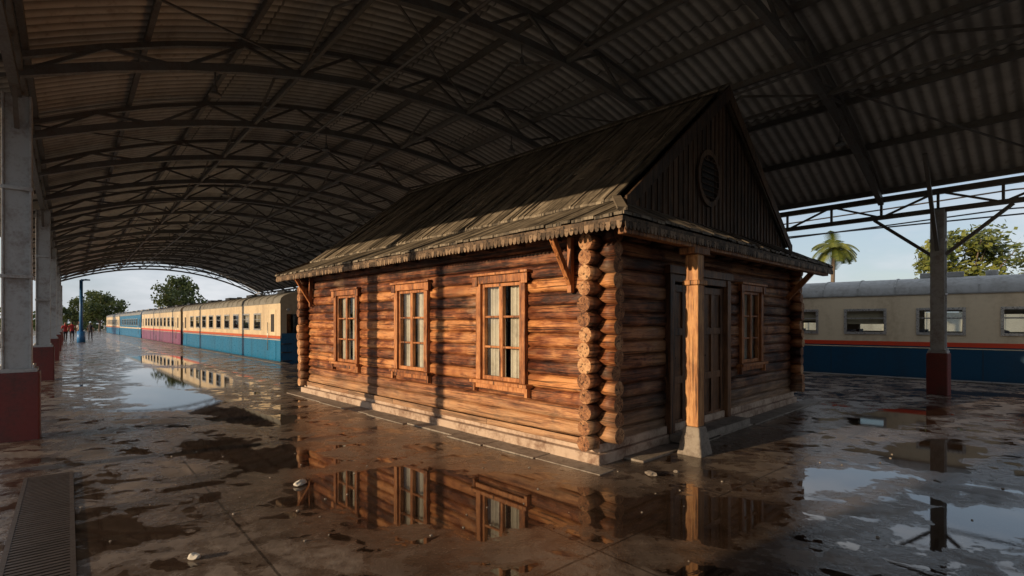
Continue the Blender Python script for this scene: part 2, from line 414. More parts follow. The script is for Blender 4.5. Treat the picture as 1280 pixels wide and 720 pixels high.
GLASS=glassmat('window_glass',(.93,.94,.92),.05,.5)
CURT=paint('curtain_cloth',(.58,.56,.50),.9,.35)
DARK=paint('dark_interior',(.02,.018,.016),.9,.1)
HS=empty('log_house',(1.0,5.9,0),math.atan2(-.721,.692))
LX,LY=8.14,6.24;RL=.094;PIT=.1735;Z0=.25;NR=14
winF=[(-1.57,.98),(-3.78,1.0),(-6.15,1.02)]
wz0,wz1=.80,2.14
opensF=[(c-w/2+.1,c+w/2-.1,wz0+.08,wz1-.08) for c,w in winF]
opensG=[(1.42,3.22,.0,2.12),(3.78,4.58,.98,2.06)]
def wall(mb,axis,fixed,a0,a1,zoff,opens,mats,rows):
    for i in range(rows):
        z=Z0+zoff+PIT*i+RL*.9
        segs=[(a0,a1)]
        for o in opens:
            if o[2]<z+RL*.6 and o[3]>z-RL*.6:
                ns_=[]
                for a,b in segs:
                    if o[0]>a and o[1]<b: ns_+=[(a,o[0]),(o[1],b)]
                    else: ns_.append((a,b))
                segs=ns_
        t=R.random()
        for a,b in segs:
            if b-a<.02: continue
            aa=a-(R.uniform(0,.05) if a==a0 else 0);bb=b+(R.uniform(0,.05) if b==a1 else 0)
            r=RL*R.uniform(.94,1.02)
            def seg(p,q,fl,rr,t=t):
                if axis=='x':mb.cyl((p,fixed,z),(q,fixed,z),rr,rr,20,mats[0],mats[1],t,.04,max(1,int((q-p)/.35)),fl)
                else: mb.cyl((fixed,p,z),(fixed,q,z),rr,rr,20,mats[0],mats[1],t,.04,max(1,int((q-p)/.35)),fl)
            s0=a;s1=b
            if a==a0: seg(aa,a0+.2,2,r*R.uniform(.93,1.02));s0=a0+.19
            if b==a1: seg(a1-.2,bb,2,r*R.uniform(.93,1.02));s1=a1-.19
            seg(s0,s1,.78,r)
E=.24
mb=MB();wall(mb,'x',0,-LX-E,E,0,opensF,(0,1),NR);wall(mb,'x',LY,-LX-E,E,0,[],(0,1),NR)
mb.obj('long_log_walls',[LOGX,LEND],HS)
mb=MB();wall(mb,'y',0,-E,LY+E,-PIT*.5+.0,opensG,(0,1),NR+1);wall(mb,'y',-LX,-E,LY+E,-PIT*.5,[],(0,1),NR+1)
mb.obj('cross_log_walls',[LOGY,LEND],HS)
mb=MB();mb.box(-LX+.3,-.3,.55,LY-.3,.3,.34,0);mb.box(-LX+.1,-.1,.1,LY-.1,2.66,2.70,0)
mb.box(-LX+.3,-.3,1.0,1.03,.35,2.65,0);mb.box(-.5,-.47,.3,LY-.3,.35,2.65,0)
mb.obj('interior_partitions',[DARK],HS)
mb=MB();mb.box(-LX-.13,.13,-.17,LY+.13,-.02,.12,0,.5);mb.box(-LX-.09,.09,-.105,LY+.09,.12,.225,0,.8);mb.obj('plinth',[PLINTH],HS,bevel=.015)
mb=MB();x=-LX-.2
while x<.2:   # uneven paving skirt along the wall
    L=R.uniform(.7,1.2);mb.box(x,min(.35,x+L)-.008,-.17-R.uniform(.24,.34),-.172,-.01,R.uniform(.008,.02),0);x+=L
mb.obj('paving_skirt',[CONC],HS,bevel=.006)
mb=MB()
x=-LX-.1
while x<.1:
    L=R.uniform(1.6,2.6);e=min(.1,x+L);mb.box(x,e-.006,-.125,-.106,.18,.26,0);x=e
mb.obj('drip_board',[LOGX],HS,bevel=.003)
def window(M,w,h,name):
    tr=MB();tr.M=M
    cw=.095
    tr.box(-w/2,-w/2+cw,.02,.125,0,h);tr.box(w/2-cw,w/2,.02,.125,0,h)
    tr.box(-w/2-.03,w/2+.03,.02,.132,h+.002,h+.105);tr.box(-w/2-.08,w/2+.08,.02,.17,h+.107,h+.14)
    tr.box(-w/2-.06,-w/2+.05,.133,.148,h-.03,h+.10);tr.box(w/2-.05,w/2+.06,.133,.148,h-.03,h+.10)
    tr.box(-w/2-.08,w/2+.08,.02,.18,-.047,-.002);tr.box(-w/2-.01,w/2+.01,.02,.122,-.12,-.049)
    tr.box(-w/2-.06,-w/2-.012,.02,.145,-.17,-.049);tr.box(w/2+.012,w/2+.06,.02,.145,-.17,-.049)
    iw=w/2-cw-.003;s=.045
    tr.box(-iw,-iw+s,.03,.085,.003,h-.003);tr.box(iw-s,iw,.03,.085,.003,h-.003)
    tr.box(-iw+s,iw-s,.03,.085,.003,.003+s+.01);tr.box(-iw+s,iw-s,.03,.085,h-.003-s,h-.003)
    tr.box(-.035,.035,.032,.093,s+.014,h-s-.004)
    for k in (1,2):
        z=s+(h-2*s)*k/3
        tr.box(-iw+s,-.036,.036,.08,z-.014,z+.014);tr.box(.036,iw-s,.036,.08,z-.014,z+.014)
    tr.obj(name+'_frame',[TRIM],HS,bevel=.004)
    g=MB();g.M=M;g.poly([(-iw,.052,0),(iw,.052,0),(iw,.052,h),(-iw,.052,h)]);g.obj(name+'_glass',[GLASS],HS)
    c=MB();c.M=M
    rr=random.Random(name+str(round(M[0][3],2)))
    for sd in(-1,1):
        n=36;prev=None;wd=rr.uniform(.80,.97);ph=rr.uniform(0,6)
        for i in range(n+1):
            f=i/n;xx=sd*(iw+.03-(iw+.01)*wd*f);yy=-.03+.02*math.sin(f*30+ph)+.009*math.sin(f*71+ph*2)
            a=c.av((xx,yy,-.02));b=c.av((xx*(1.0),yy*.8,h+.02))
            if prev:c.af([prev[0],a,b,prev[1]],0,.5,True)
            prev=(a,b)
    c.obj(name+'_curtain',[CURT],HS,norm=False)
for c_,w in winF:
    M=Matrix.Translation((c_,0,wz0))@Matrix.Rotation(math.pi,4,'Z');window(M,w,wz1-wz0,'front_window')
M=Matrix.Translation((0,4.18,.92))@Matrix.Rotation(-math.pi/2,4,'Z');window(M,.92,1.2,'side_window')
def door(y0,y1):
    mb=MB();M=Matrix.Translation((0,(y0+y1)/2,.14))@Matrix.Rotation(-math.pi/2,4,'Z');mb.M=M;w=y1-y0;h=1.98
    mb.box(-w/2,w/2,.0,.04,.02,h,0,.4)
    st=.10
    mb.box(-w/2,-w/2+st,.041,.07,.02,h);mb.box(w/2-st,w/2,.041,.07,.02,h);mb.box(-.04,.04,.041,.068,.02,h)
    for z in (.02,.62,1.28,h-st): mb.box(-w/2+st,-.04,.041,.066,z,z+st);mb.box(.04,w/2-st,.041,.066,z,z+st)
    mb.cyl((w/2-.06,.07,.98),(w/2-.06,.12,.98),.018,n=8);mb.obj('door_leaf',[DOORW],HS,bevel=.004)
door(1.50,2.26);door(2.38,3.14)
mb=MB();mb.M=Matrix.Translation((0,2.32,.1))@Matrix.Rotation(-math.pi/2,4,'Z')
mb.box(-.94,-.82,.0,.14,.0,2.15);mb.box(.82,.94,.0,.14,.0,2.15);mb.box(-.06,.06,.0,.13,.0,2.04);mb.box(-.98,.98,.0,.16,2.152,2.26);mb.box(-.82,-.061,0,.12,2.05,2.15);mb.box(.061,.82,0,.12,2.05,2.15)
mb.obj('door_frame',[DOORW],HS,bevel=.005)
EY,EZ,KY,KZ,RYm,RZ=-.5,2.70,.35,3.06,LY/2,5.22
PX=.66
def fz(y):
    if y<KY:return EZ+(KZ-EZ)*(y-EY)/(KY-EY)
    return KZ+(RZ-KZ)*(y-KY)/(RYm-KY)
mb=MB()
for side in (0,1):
    Yf=(lambda y:y) if side==0 else (lambda y:LY-y)
    x=-LX-.72
    while x<PX-.02:
        w=R.uniform(.11,.16);x1=min(x+w,PX);t=R.random();dz=R.uniform(0,.014)
        g=.004
        def ym(xx): return KY if xx<=0 else EY+(KY-EY)*(PX-xx)/PX
        a,b=x+g,x1-g/2
        ya,yb=ym(a),ym(b)
        e0=EY-R.uniform(0,.035)
        mb.prism([(a,Yf(e0),EZ+dz-.005),(b,Yf(e0),EZ+dz-.005),(b,Yf(yb),fz(yb)+dz),(a,Yf(ya),fz(ya)+dz)],(0,0,-.03),0,t)
        if x1<=.14:
            dz2=dz+.022;t2=min(1,max(0,t+R.uniform(-.2,.2)))
            ymid=R.uniform(1.2,2.2)
            y0=KY-.07
            mb.prism([(a,Yf(y0),fz(KY)-.015+dz2),(b,Yf(y0),fz(KY)-.015+dz2),(b,Yf(ymid),fz(ymid)+dz2),(a,Yf(ymid),fz(ymid)+dz2)],(0,0,-.03),0,t2)
            mb.prism([(a,Yf(ymid-.06),fz(ymid-.06)+dz2+.014),(b,Yf(ymid-.06),fz(ymid-.06)+dz2+.014),(b,Yf(RYm),fz(RYm)+dz2),(a,Yf(RYm),fz(RYm)+dz2)],(0,0,-.026),0,min(1,max(0,t+R.uniform(-.3,.3))))
            if R.random()<.35: mb.prism([(b-.016,Yf(KY-.08),fz(KY)+.03),(b+.016,Yf(KY-.08),fz(KY)+.03),(b+.016,Yf(RYm),fz(RYm)+.042),(b-.016,Yf(RYm),fz(RYm)+.042)],(0,0,-.03),0,R.random())
        x=x1
mb.obj('roof_boards',[SHING],HS)
SH2=wood('roof_boards_cross',(.05,.038,.028),(.12,.096,.072),(.22,.18,.135),(.7,5,.9),.7,.7,tintamt=1.0)
mb=MB();y=EY
while y<LY-EY-.02:
    y1=min(y+R.uniform(.12,.18),LY-EY);g=.004;dz=R.uniform(0,.02)
    def xm(yy):
        q=min(yy,LY-yy)
        return 0 if q>=KY else PX*(1-(q-EY)/(KY-EY))
    a,b=y+g,y1-g
    def pz(x_):return EZ+(KZ-EZ)*(PX-x_)/PX
    xe=PX+R.uniform(0,.03)
    mb.prism([(xe,a,pz(PX)+dz),(xe,b,pz(PX)+dz),(xm(b),b,pz(xm(b))+dz+.004),(xm(a),a,pz(xm(a))+dz+.004)],(0,0,-.03))
    y=y1
mb.beam((PX,EY,EZ+.03),(0,KY,KZ+.05),.10,.03)
mb.obj('pent_roof_boards',[SH2],HS)
mb=MB();mb.beam((-LX-.75,RYm-.08,RZ+.02),(.17,RYm-.08,RZ+.02),.2,.03,up=(0,-.6,.8));mb.beam((-LX-.75,RYm+.08,RZ+.02),(.17,RYm+.08,RZ+.02),.2,.03,up=(0,.6,.8))
mb.obj('ridge_cap',[SHING],HS)
mb=MB()
for gx in (.02,-LX-.02):
    y=KY-.4
    while y<LY-KY+.4:
        y1=y+.14
        def top(yy):
            q=min(yy,LY-yy);return min(RZ,fz(q))-.04
        zb=KZ-.42
        ta,tb=top(y+.003),top(y1-.003)
        if ta>zb+.02 and tb>zb+.02:
            mb.prism([(gx,y+.003,zb),(gx,y1-.003,zb),(gx,y1-.003,tb),(gx,y+.003,ta)],(.03 if gx>0 else -.03,0,0))
            mb.box(gx+.03 if gx>0 else gx-.045,gx+.045 if gx>0 else gx-.03,y1-.02,y1+.014,zb,min(ta,tb)-.02)
        y=y1
for gx in(.155,-LX-.74):
    for sd in(0,1):
        q=(lambda y:y) if sd==0 else (lambda y:LY-y)
        y0=KY-.05 if gx>0 else EY
        pts=[(gx,q(y0),fz(y0)+.05),(gx,q(KY),fz(KY)+.05),(gx,q(RYm),RZ+.05),(gx,q(RYm),RZ-.17),(gx,q(KY),fz(KY)-.13),(gx,q(y0),fz(y0)-.1)]
        mb.prism(pts,(.028,0,0))
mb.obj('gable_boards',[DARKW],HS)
mb=MB();cy,cz,rr=2.62,3.75,.30
for k in range(24):
    a=2*math.pi*k/24;b=2*math.pi*(k+1)/24
    r0,r1=rr,rr+.07
    mb.prism([(.066,cy+r0*math.cos(a),cz+r0*1.15*math.sin(a)),(.066,cy+r1*math.cos(a),cz+r1*1.15*math.sin(a)),(.066,cy+r1*math.cos(b),cz+r1*1.15*math.sin(b)),(.066,cy+r0*math.cos(b),cz+r0*1.15*math.sin(b))],(.035,0,0),0,.9)
for k in range(-3,4):
    z=cz+k*.09;hw=math.sqrt(max(0,rr**2-(k*.078)**2))
    mb.beam((.075,cy-hw,z),(.075,cy+hw,z),.07,.012,0,.2,up=(.5,0,.8))
mb.box(.0655,.068,cy-.2,cy+.2,cz-.25,cz+.25,1)
mb.obj('round_vent',[DARKW,DARK],HS)
mb=MB()
x0,x1=-LX-.72,PX
mb.box(x0,x1,EY-.0,EY+.028,EZ-.11,EZ-.035,0,.3)
mb.box(x1-.0281,x1-.0001,EY+.029,LY-EY,EZ-.11,EZ-.035,0,.3)
p=.068
x=x0
while x+p<=x1+.001:
    h=R.uniform(.04,.052)
    mb.prism([(x+.003,EY-.012,EZ-.08),(x+p-.003,EY-.012,EZ-.08),(x+p-.003,EY-.012,EZ-.12),(x+p*.78,EY-.012,EZ-.12-h*.75),(x+p*.5,EY-.012,EZ-.12-h),(x+p*.22,EY-.012,EZ-.12-h*.75),(x+.003,EY-.012,EZ-.12)],(0,.011,0))
    x+=p
y=EY+.03
while y+p<LY-EY:
    h=R.uniform(.04,.052)
    mb.prism([(x1+.012,y+.003,EZ-.08),(x1+.012,y+p-.003,EZ-.08),(x1+.012,y+p-.003,EZ-.12),(x1+.012,y+p*.78,EZ-.12-h*.75),(x1+.012,y+p*.5,EZ-.12-h),(x1+.012,y+p*.22,EZ-.12-h*.75),(x1+.012,y+.003,EZ-.12)],(-.011,0,0))
    y+=p
LACE=wood('lace_wood',(.05,.032,.02),(.14,.092,.058),(.26,.18,.118),(5,5,5),.7,.5,tintamt=1.2)
mb.obj('eave_lace',[LACE],HS)
mb=MB();mb.box(-LX-.7,PX-.03,EY+.03,LY-EY-.03,2.665,2.68,0,.3)
x=-LX-.5
while x<.6:
    mb.box(x,x+.08,EY+.03,-.05,2.58,2.664);x+=.62
y=.4
while y<LY: mb.box(.05,PX-.03,y,y+.08,2.58,2.664);y+=.62
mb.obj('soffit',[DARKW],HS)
mb=MB()
for x in (-.32,-LX+.3):
    mb.beam((x,-.12,2.05),(x,EY+.06,2.56),.06,.07);mb.box(x-.03,x+.03,-.15,-.085,1.95,2.60)
mb.beam((.12,LY-.4,2.05),(PX-.08,LY-.4,2.56),.07,.09)
mb.obj('eave_brackets',[TRIM],HS,bevel=.006)
mb=MB();pxx,pyy=.60,1.13;h=.082
mb.box(pxx-h,pxx+h,pyy-h,pyy+h,.34,2.42,0,.75)
mb.box(pxx-h-.03,pxx+h+.03,pyy-h-.03,pyy+h+.03,2.05,2.11,0,.5);mb.box(pxx-h-.02,pxx+h+.02,pyy-.20,pyy+.20,2.42,2.5,0,.4)
mb.box(pxx-.07,pxx+.04,EY+.1,LY+.3,2.502,2.58,0,.2)
mb.obj('porch_post',[POSTW],HS,bevel=.012)
mb=MB()
a=.16;b=.10;yy=pyy
base=[(pxx-a,yy-a,-.01),(pxx+a,yy-a,-.01),(pxx+a,yy+a,-.01),(pxx-a,yy+a,-.01)];tp=[(pxx-b,yy-b,.34),(pxx+b,yy-b,.34),(pxx+b,yy+b,.34),(pxx-b,yy+b,.34)]
i=[mb.av(q) for q in base+tp]
for q in((0,3,2,1),(4,5,6,7),(0,1,5,4),(1,2,6,5),(2,3,7,6),(3,0,4,7)):mb.af([i[k] for k in q])
mb.obj('post_footing',[CONC],HS,bevel=.02)
mb=MB();y=.3
while y<LY+.2:
    L=R.uniform(.8,1.3);mb.box(.135,.40+R.uniform(0,.04),y,y+L-.008,-.01,R.uniform(.012,.028),0);y+=L
mb.box(.14,.42,1.35,3.3,.03,.13,0,.6)
mb.obj('door_step',[CONC],HS,bevel=.012)
# ------------------------------------------------------------------ added unseen building across the outer track, shades the right foreground
e=empty('shade_building',P(-5.3,-11.5),PANG)   # x from 0 to 26 , y 0 to -7
SB=paint('ochre_render',(.42,.34,.24),.8,.5,0,2);SR=paint('clay_roof',(.24,.10,.06),.8,.5)
mb=MB();mb.box(0,26,-7,0,0,5.6,0,.5)
mb.prism([(-.5,.5,5.6),(-.5,-7.5,5.6),(-.5,-3.5,7.6)],(27,0,0),1,.5)
for k in range(9):
    x=1.3+k*2.8
    for z in(.9,3.6):
        mb.box(x,x+1.1,.005,.03,z,z+1.3,2,.5);mb.box(x-.08,x+1.18,.031,.06,z-.1,z-.02,3,.5);mb.box(x-.08,x+1.18,.031,.06,z+1.32,z+1.42,3,.5);mb.box(x+.52,x+.58,.031,.05,z,z+1.3,3,.5)
mb.obj('walls_roof_windows',[SB,SR,DARK,CURT],e)
# ------------------------------------------------------------------ trains
CREAM=paint('cream_paint',(.62,.51,.35),.4,.45,0,1.2,(.24,.165,.10),.03,True)
BLUE=paint('blue_paint',(.008,.14,.30),.32,.25,0,1.2,(.03,.045,.06),.03,True)
NAVY=paint('navy_paint',(.006,.05,.10),.4,.3,0,1.2,(.02,.022,.025),.03,True,.3)
ORANGE=paint('orange_stripe',(.50,.10,.02),.35,.3)
REDS=paint('red_stripe',(.60,.05,.015),.4,.2)
PURP=paint('mauve_paint',(.20,.07,.15),.35,.4,0,1.2,(.08,.06,.05),.03,True)
TROOF=paint('train_roof',(.24,.24,.23),.5,.6,.1,1.5,(.10,.09,.07),.1)
BLACK=paint('underframe_black',(.018,.017,.016),.6,.5,0,3,(.06,.04,.03))
FRAME=paint('window_aluminium',(.52,.52,.50),.3,.2,.6)
TGLASS=glassmat('train_glass',(.66,.70,.70),.06,.5)
SEAT=paint('seat_vinyl',(.05,.07,.12),.6,.1)
def car(origin,ang,L,low,up,stripe,nw=None):
    e=empty('passenger_train_car',origin,ang);W=2.8
    zb,zw0,zw1,zt=-.22,1.28,1.98,2.42
    mats=[low,up,stripe,TROOF,BLACK,FRAME,TGLASS,SEAT]
    mb=MB();nw=nw or int((L-4.4)/1.62);pitch=(L-4.4)/nw;ww=1.0
    for side in (0,1):
        y0,y1=(0,.05) if side==0 else (W-.05,W)
        yo0,yo1=(-.006,0.0) if side==0 else (W,W+.006)
        mb.box(-L,0,y0,y1,zb,.95,0,.5)
        mb.box(-L,0,y0,y1,.95,zw0,1,.5)
        mb.box(-L,0,yo0,yo1,.92,1.04,2,.5);mb.box(-L,0,yo0,yo1,.86,.885,1,.5)
        mb.box(-L,0,y0,y1,zw1,zt,1,.5)
        xs=[]
        for k in range(nw): xs.append(-L+2.2+pitch*(k+.5))
        prev=-L
        for c in xs:
            mb.box(prev,c-ww/2,y0,y1,zw0,zw1,1,.5);prev=c+ww/2
        mb.box(prev,0,y0,y1,zw0,zw1,1,.5)
        a=-.02 if side==0 else W-.0;b=0.03 if side==0 else W+.02
        for c in xs:
            f=.035
            mb.box(c-ww/2-f,c+ww/2+f,a,b-.0,zw1-f,zw1+f,5,.5);mb.box(c-ww/2-f,c+ww/2+f,a,b,zw0-f,zw0+f,5,.5)
            mb.box(c-ww/2-f,c-ww/2+f,a,b,zw0+f,zw1-f,5,.5);mb.box(c+ww/2-f,c+ww/2+f,a,b,zw0+f,zw1-f,5,.5)
            mb.box(c-ww/2+f,c+ww/2-f,a+.01,b-.01,zw0+(zw1-zw0)*.62,zw0+(zw1-zw0)*.62+.025,5,.5)
            yy=.035 if side==0 else W-.035
            mb.poly([(c-ww/2,yy,zw0),(c+ww/2,yy,zw0),(c+ww/2,yy,zw1),(c-ww/2,yy,zw1)],6)
            if R.random()<.5:
                q=R.uniform(.1,.45)
                yb_=yy+(.03 if side==0 else -.03)
                mb.poly([(c-ww/2,yb_,zw1-q),(c+ww/2,yb_,zw1-q),(c+ww/2,yb_,zw1),(c-ww/2,yb_,zw1)],1)
        for dx in (-1.35,-L+.55):
            o=(-.012,-.007) if side==0 else (W+.007,W+.012)
            mb.box(dx,dx+.8,o[0],o[1],1.05,2.15,1,.9);mb.box(dx,dx+.8,o[0],o[1],.03,.85,0,.9)
            o2=(-.02,-.0125) if side==0 else (W+.0125,W+.02)
            mb.box(dx+.18,dx+.62,o2[0],o2[1],1.2,1.95,4,.5)
            hx=dx-.1;yy=-.06 if side==0 else W+.06
            mb.cyl((hx,yy,.4),(hx,yy,1.6),.018,n=6,mat=5)
        mb.box(-L,0,yo0-.02,yo1+.02,zt-.03,zt,3,.5)
        k=-L+2.2
        while k<-2.1:
            o=(-.003,-.0005) if side==0 else (W+.0005,W+.003)
            mb.box(k-.006,k+.006,o[0],o[1],zb,.85,4,.5);k+=pitch*2
    prof=[]
    for j in range(13):
        a=math.pi*j/12;yy=W/2-math.cos(a)*(W/2+.02);zz=zt+ (.52)*abs(math.sin(a))**.75
        prof.append((yy,zz))
    n=max(8,int(L/.9));
    rings=[[mb.av((-L+L*i/n,yy,zz)) for yy,zz in prof] for i in range(n+1)]
    for i in range(n):
        for j in range(12): mb.af([rings[i][j],rings[i+1][j],rings[i+1][j+1],rings[i][j+1]],3,.5,True)
        x=-L+L*i/n
        for j in range(12):
            (a,b),(c,d)=prof[j],prof[j+1]
            mb.beam((x,a,b+.012),(x,c,d+.012),.035,.02,3,.6)
    for xe,s_ in ((0,1),(-L,-1)):
        o=lambda d0,d1:(xe+s_*d0,xe+s_*d1) if s_>0 else (xe+s_*d1,xe+s_*d0)
        x0_,x1_=o(-.05,0)
        gy0,gy1=W/2-.42,W/2+.42
        for ya,yb in ((.051,gy0),(gy1,W-.051)):
            mb.box(x0_,x1_,ya,yb,zb,1.15,0,.5)
            mb.box(x0_,x1_,ya,yb,1.95,zt,1,.5)
            m_=.2
            mb.box(x0_,x1_,ya,ya+m_,1.15,1.95,1,.5);mb.box(x0_,x1_,yb-m_,yb,1.15,1.95,1,.5)
            g0,g1=o(-.03,-.02);mb.box(g0,g1,ya+m_,yb-m_,1.15,1.95,6,.5)
        mb.box(x0_,x1_,gy0,gy1,2.05,zt,1,.5)
        mb.af([mb.av((xe-.001*s_,a,b)) for a,b in prof],1,.5)
        q0,q1=o(0.0,.14)
        mb.box(q0,q1,gy0-.07,gy0+.03,-.1,2.15,4,.5);mb.box(q0,q1,gy1-.03,gy1+.07,-.1,2.15,4,.5);mb.box(q0,q1,gy0+.03,gy1-.03,2.05,2.15,4,.5)
        q0,q1=o(-.35,-.32);mb.box(q0,q1,gy0,gy1,-.1,2.05,4,.5)
        q0,q1=o(-.0,.08);mb.box(q0,q1,.15,W-.15,-.38,zb-.001,4,.5)
        for yy in (.55,W-.55):
            mb.cyl((xe+s_*.08,yy,-.25),(xe+s_*.42,yy,-.25),.07,n=10,mat=4);mb.cyl((xe+s_*.42,yy,-.25),(xe+s_*.46,yy,-.25),.2,n=14,mat=4)
            mb.cyl((xe+s_*.01,yy-.25,2.12),(xe+s_*.06,yy-.25,2.12),.07,n=12,mat=5)
            mb.cyl((xe+s_*.09,yy+.2,.3),(xe+s_*.09,yy+.2,1.9),.02,n=6,mat=5)
        for z in (.0,.35,.7): 
            q0,q1=o(.0,.1);mb.box(q0,q1,.05,.42,z,z+.03,4,.5)
        q0,q1=o(.08,.45);mb.box(q0,q1,W/2-.09,W/2+.09,-.4,-.2,4,.5)
    mb.obj('car_body',mats,e)
    mb=MB();mb.box(-L+.1,-.1,.25,W-.25,-.3,-.101,0,.4)
    for c in (-L/2-2,-L/2+1.6):mb.box(c-.9,c+.9,.12,.8,-.72,-.3,0,.6);mb.box(c-.7,c+.7,W-.9,W-.15,-.7,-.3,0,.6)
    for c in (-3.4,-L+3.4):
        for yy in (.5,W-.62):mb.box(c-1.5,c+1.5,yy,yy+.12,-.58,-.38,0,.5)
        for d in(-1.05,1.05):
            for yy in (.62,W-.72): mb.cyl((c+d,yy,-.42),(c+d,yy+.11,-.42),.4,n=20,mat=0)
            mb.cyl((c+d,.62,-.42),(c+d,W-.62,-.42),.07,n=8,mat=0)
    mb.box(-L+.1,-.1,.06,W-.06,-.05,.0,0,.5)
    k=-L+2.6
    while k<-2.4:
        for ya,yb in ((.15,1.1),(1.75,2.65)): mb.box(k,k+.12,ya,yb,.4,1.38,1,.5);mb.box(k+.12,k+.5,ya,yb,.4,.52,1,.5)
        k+=pitch
    mb.box(-1.9,-1.87,.06,W-.06,0,2.4,0,.5);mb.box(-L+1.87,-L+1.9,.06,W-.06,0,2.4,0,.5)
    mb.obj('underframe_and_seats',[BLACK,SEAT],e)
    mb=MB()
    for c in [-L*.85,-L*.62,-L*.4,-L*.15]:
        mb.box(c-.5,c+.5,W/2-.4,W/2+.4,zt+.5,zt+.66,0,.6);mb.cyl((c+1.1,W/2,zt+.45),(c+1.1,W/2,zt+.68),.14,n=12)
    mb.obj('roof_vents',[TROOF],e,bevel=.02)
tang=math.atan2(-TD.y,-TD.x)
cols=[(BLUE,CREAM,ORANGE),(PURP,CREAM,REDS),(BLUE,BLUE,CREAM),(BLUE,CREAM,ORANGE)]
LC=20.5
for k,(a,b,c) in enumerate(cols): car(T0+TD*(LC+.9)*k,tang,LC,a,b,c)
rang=math.atan2(RE.y,RE.x)
car(R0+RE*14.6,rang,22,NAVY,CREAM,REDS)
o2=R0-RE*8.5+D*.7
car(o2,PANG,22,NAVY,CREAM,REDS)
car(R0+RE*(14.6+22.9),rang,22,NAVY,CREAM,REDS)
mb=MB();BW=paint('pale_wall_paint',(.62,.60,.55),.8,.4,0,.8,(.25,.22,.18),.2)
x=10
while x<80:
    mb.box(x,x+3.7,52,52.25,-.95,2.6,0);mb.box(x+3.7,x+4,51.9,52.35,-.95,2.85,0);x+=4
mb.box(10,80,51.85,52.4,2.851,2.93,0,.3)
mb.obj('added_pale_wall',[BW])  # wall added behind the right train so its windows show bright
# ------------------------------------------------------------------ overhead wires
mb=MB()
for z,o in ((4.6,1.2),(5.3,1.2),(5.0,2.6),(6.6,5)):
    a=R0-RE*40+RY*o;b=R0+RE*45+RY*o;n=30
    for i in range(n):
        f0,f1=i/n,(i+1)/n
        sag=lambda f:-.5*(1-(2*((f*2)%1 if f<1 else 1)-1)**2) if z!=4.6 else 0
        mb.cyl(a.lerp(b,f0)+Vector((0,0,z+sag(f0))),a.lerp(b,f1)+Vector((0,0,z+sag(f1))),.024,n=5)
mb.obj('overhead_wires',[BLACK])
# ------------------------------------------------------------------ trees
def leafmat(name,c1,c2):
    m=NT(name);t=m.tint();n=m.noise(m.mapping(),.6,2)
    c=m.ramp(m.math('ADD',m.math('MULTIPLY',t,.6),m.math('MULTIPLY',n,.4)),[(.2,c1),(.75,c2)])
    m.set(m.b.inputs['Base Color'],c);m.b.inputs['Roughness'].default_value=.55
    tr=m.n.new('ShaderNodeBsdfTranslucent');m.link(c,tr.inputs[0]);mx=m.n.new('ShaderNodeMixShader');mx.inputs[0].default_value=.3
    m.link(m.b.outputs[0],mx.inputs[1]);m.link(tr.outputs[0],mx.inputs[2]);m.link(mx.outputs[0],m.out.inputs[0]);return m.mat
LEAF=leafmat('tree_leaves',(.025,.045,.012),(.10,.12,.03));LEAF2=leafmat('yellow_green_leaves',(.05,.085,.015),(.22,.23,.04))  # second leaf colour is a paler, yellower green
BARK=paint('bark',(.13,.10,.075),.9,.5,0,8,bump=.6)
def tree(name,loc,h,cr,ch,leaf,seed,clumps=26,per=90,ls=.28):
    r=random.Random(seed);e=empty(name,loc);mb=MB();base=h-ch
    mb.cyl((0,0,-.1),(.1,.05,base+ch*.3),.028*h,.014*h,10,jit=.05,rings=5)
    cs=[]
    for k in range(clumps):
        a=r.uniform(0,6.28);zz=r.uniform(-.85,1);rr=math.sqrt(max(0,1-zz*zz*.9))*r.uniform(.35,1)
        c=Vector((math.cos(a)*rr*cr*.82,math.sin(a)*rr*cr*.82,base+ch*.5+zz*ch*.42));cs.append(c)
        if k%2==0: mb.cyl((.05,.03,base*.8+ch*.15*r.random()),c,.009*h,.003*h,6)
    mb.obj('trunk_and_limbs',[BARK],e)
    lb=MB()
    for c in cs:
        cl=r.uniform(.2,.38)*cr;tt=r.random()*.5
        for q in range(per):
            v=Vector((r.gauss(0,1),r.gauss(0,1),r.gauss(0,.75)));v=v.normalized()*cl*r.uniform(.4,1.05)
            p=c+v;a=Vector((r.gauss(0,1),r.gauss(0,1),r.gauss(0,1))).normalized();b=a.orthogonal().normalized()
            s=ls*r.uniform(.6,1.2)
            lb.poly([p-a*s*.5,p-b*s*.28,p+a*s*.5,p+b*s*.28],0,min(1,max(0,tt+r.random()*.5+v.z/cl*.15)))
    lb.obj('foliage',[leaf],e,norm=False)
tree('broadleaf_tree',(31,35,-.95),8.8,3.4,4.8,LEAF2,3,40,140,.42)
tree('broadleaf_tree',(37.5,33,-.95),7.2,2.8,3.6,LEAF2,5,26,110,.42)
tree('broadleaf_tree',(-62,95,-.95),10.8,4.4,7,LEAF,8,34,100,.6)
tree('broadleaf_tree',(-87,108,-.95),9.2,4.6,6.5,LEAF,9,34,100,.6)
tree('broadleaf_tree',(-95,112,-.95),8.0,4,6,LEAF,10,24,80,.6)
tree('broadleaf_tree',(-78,62,-.95),9.0,4,6,LEAF,12,24,80,.6)
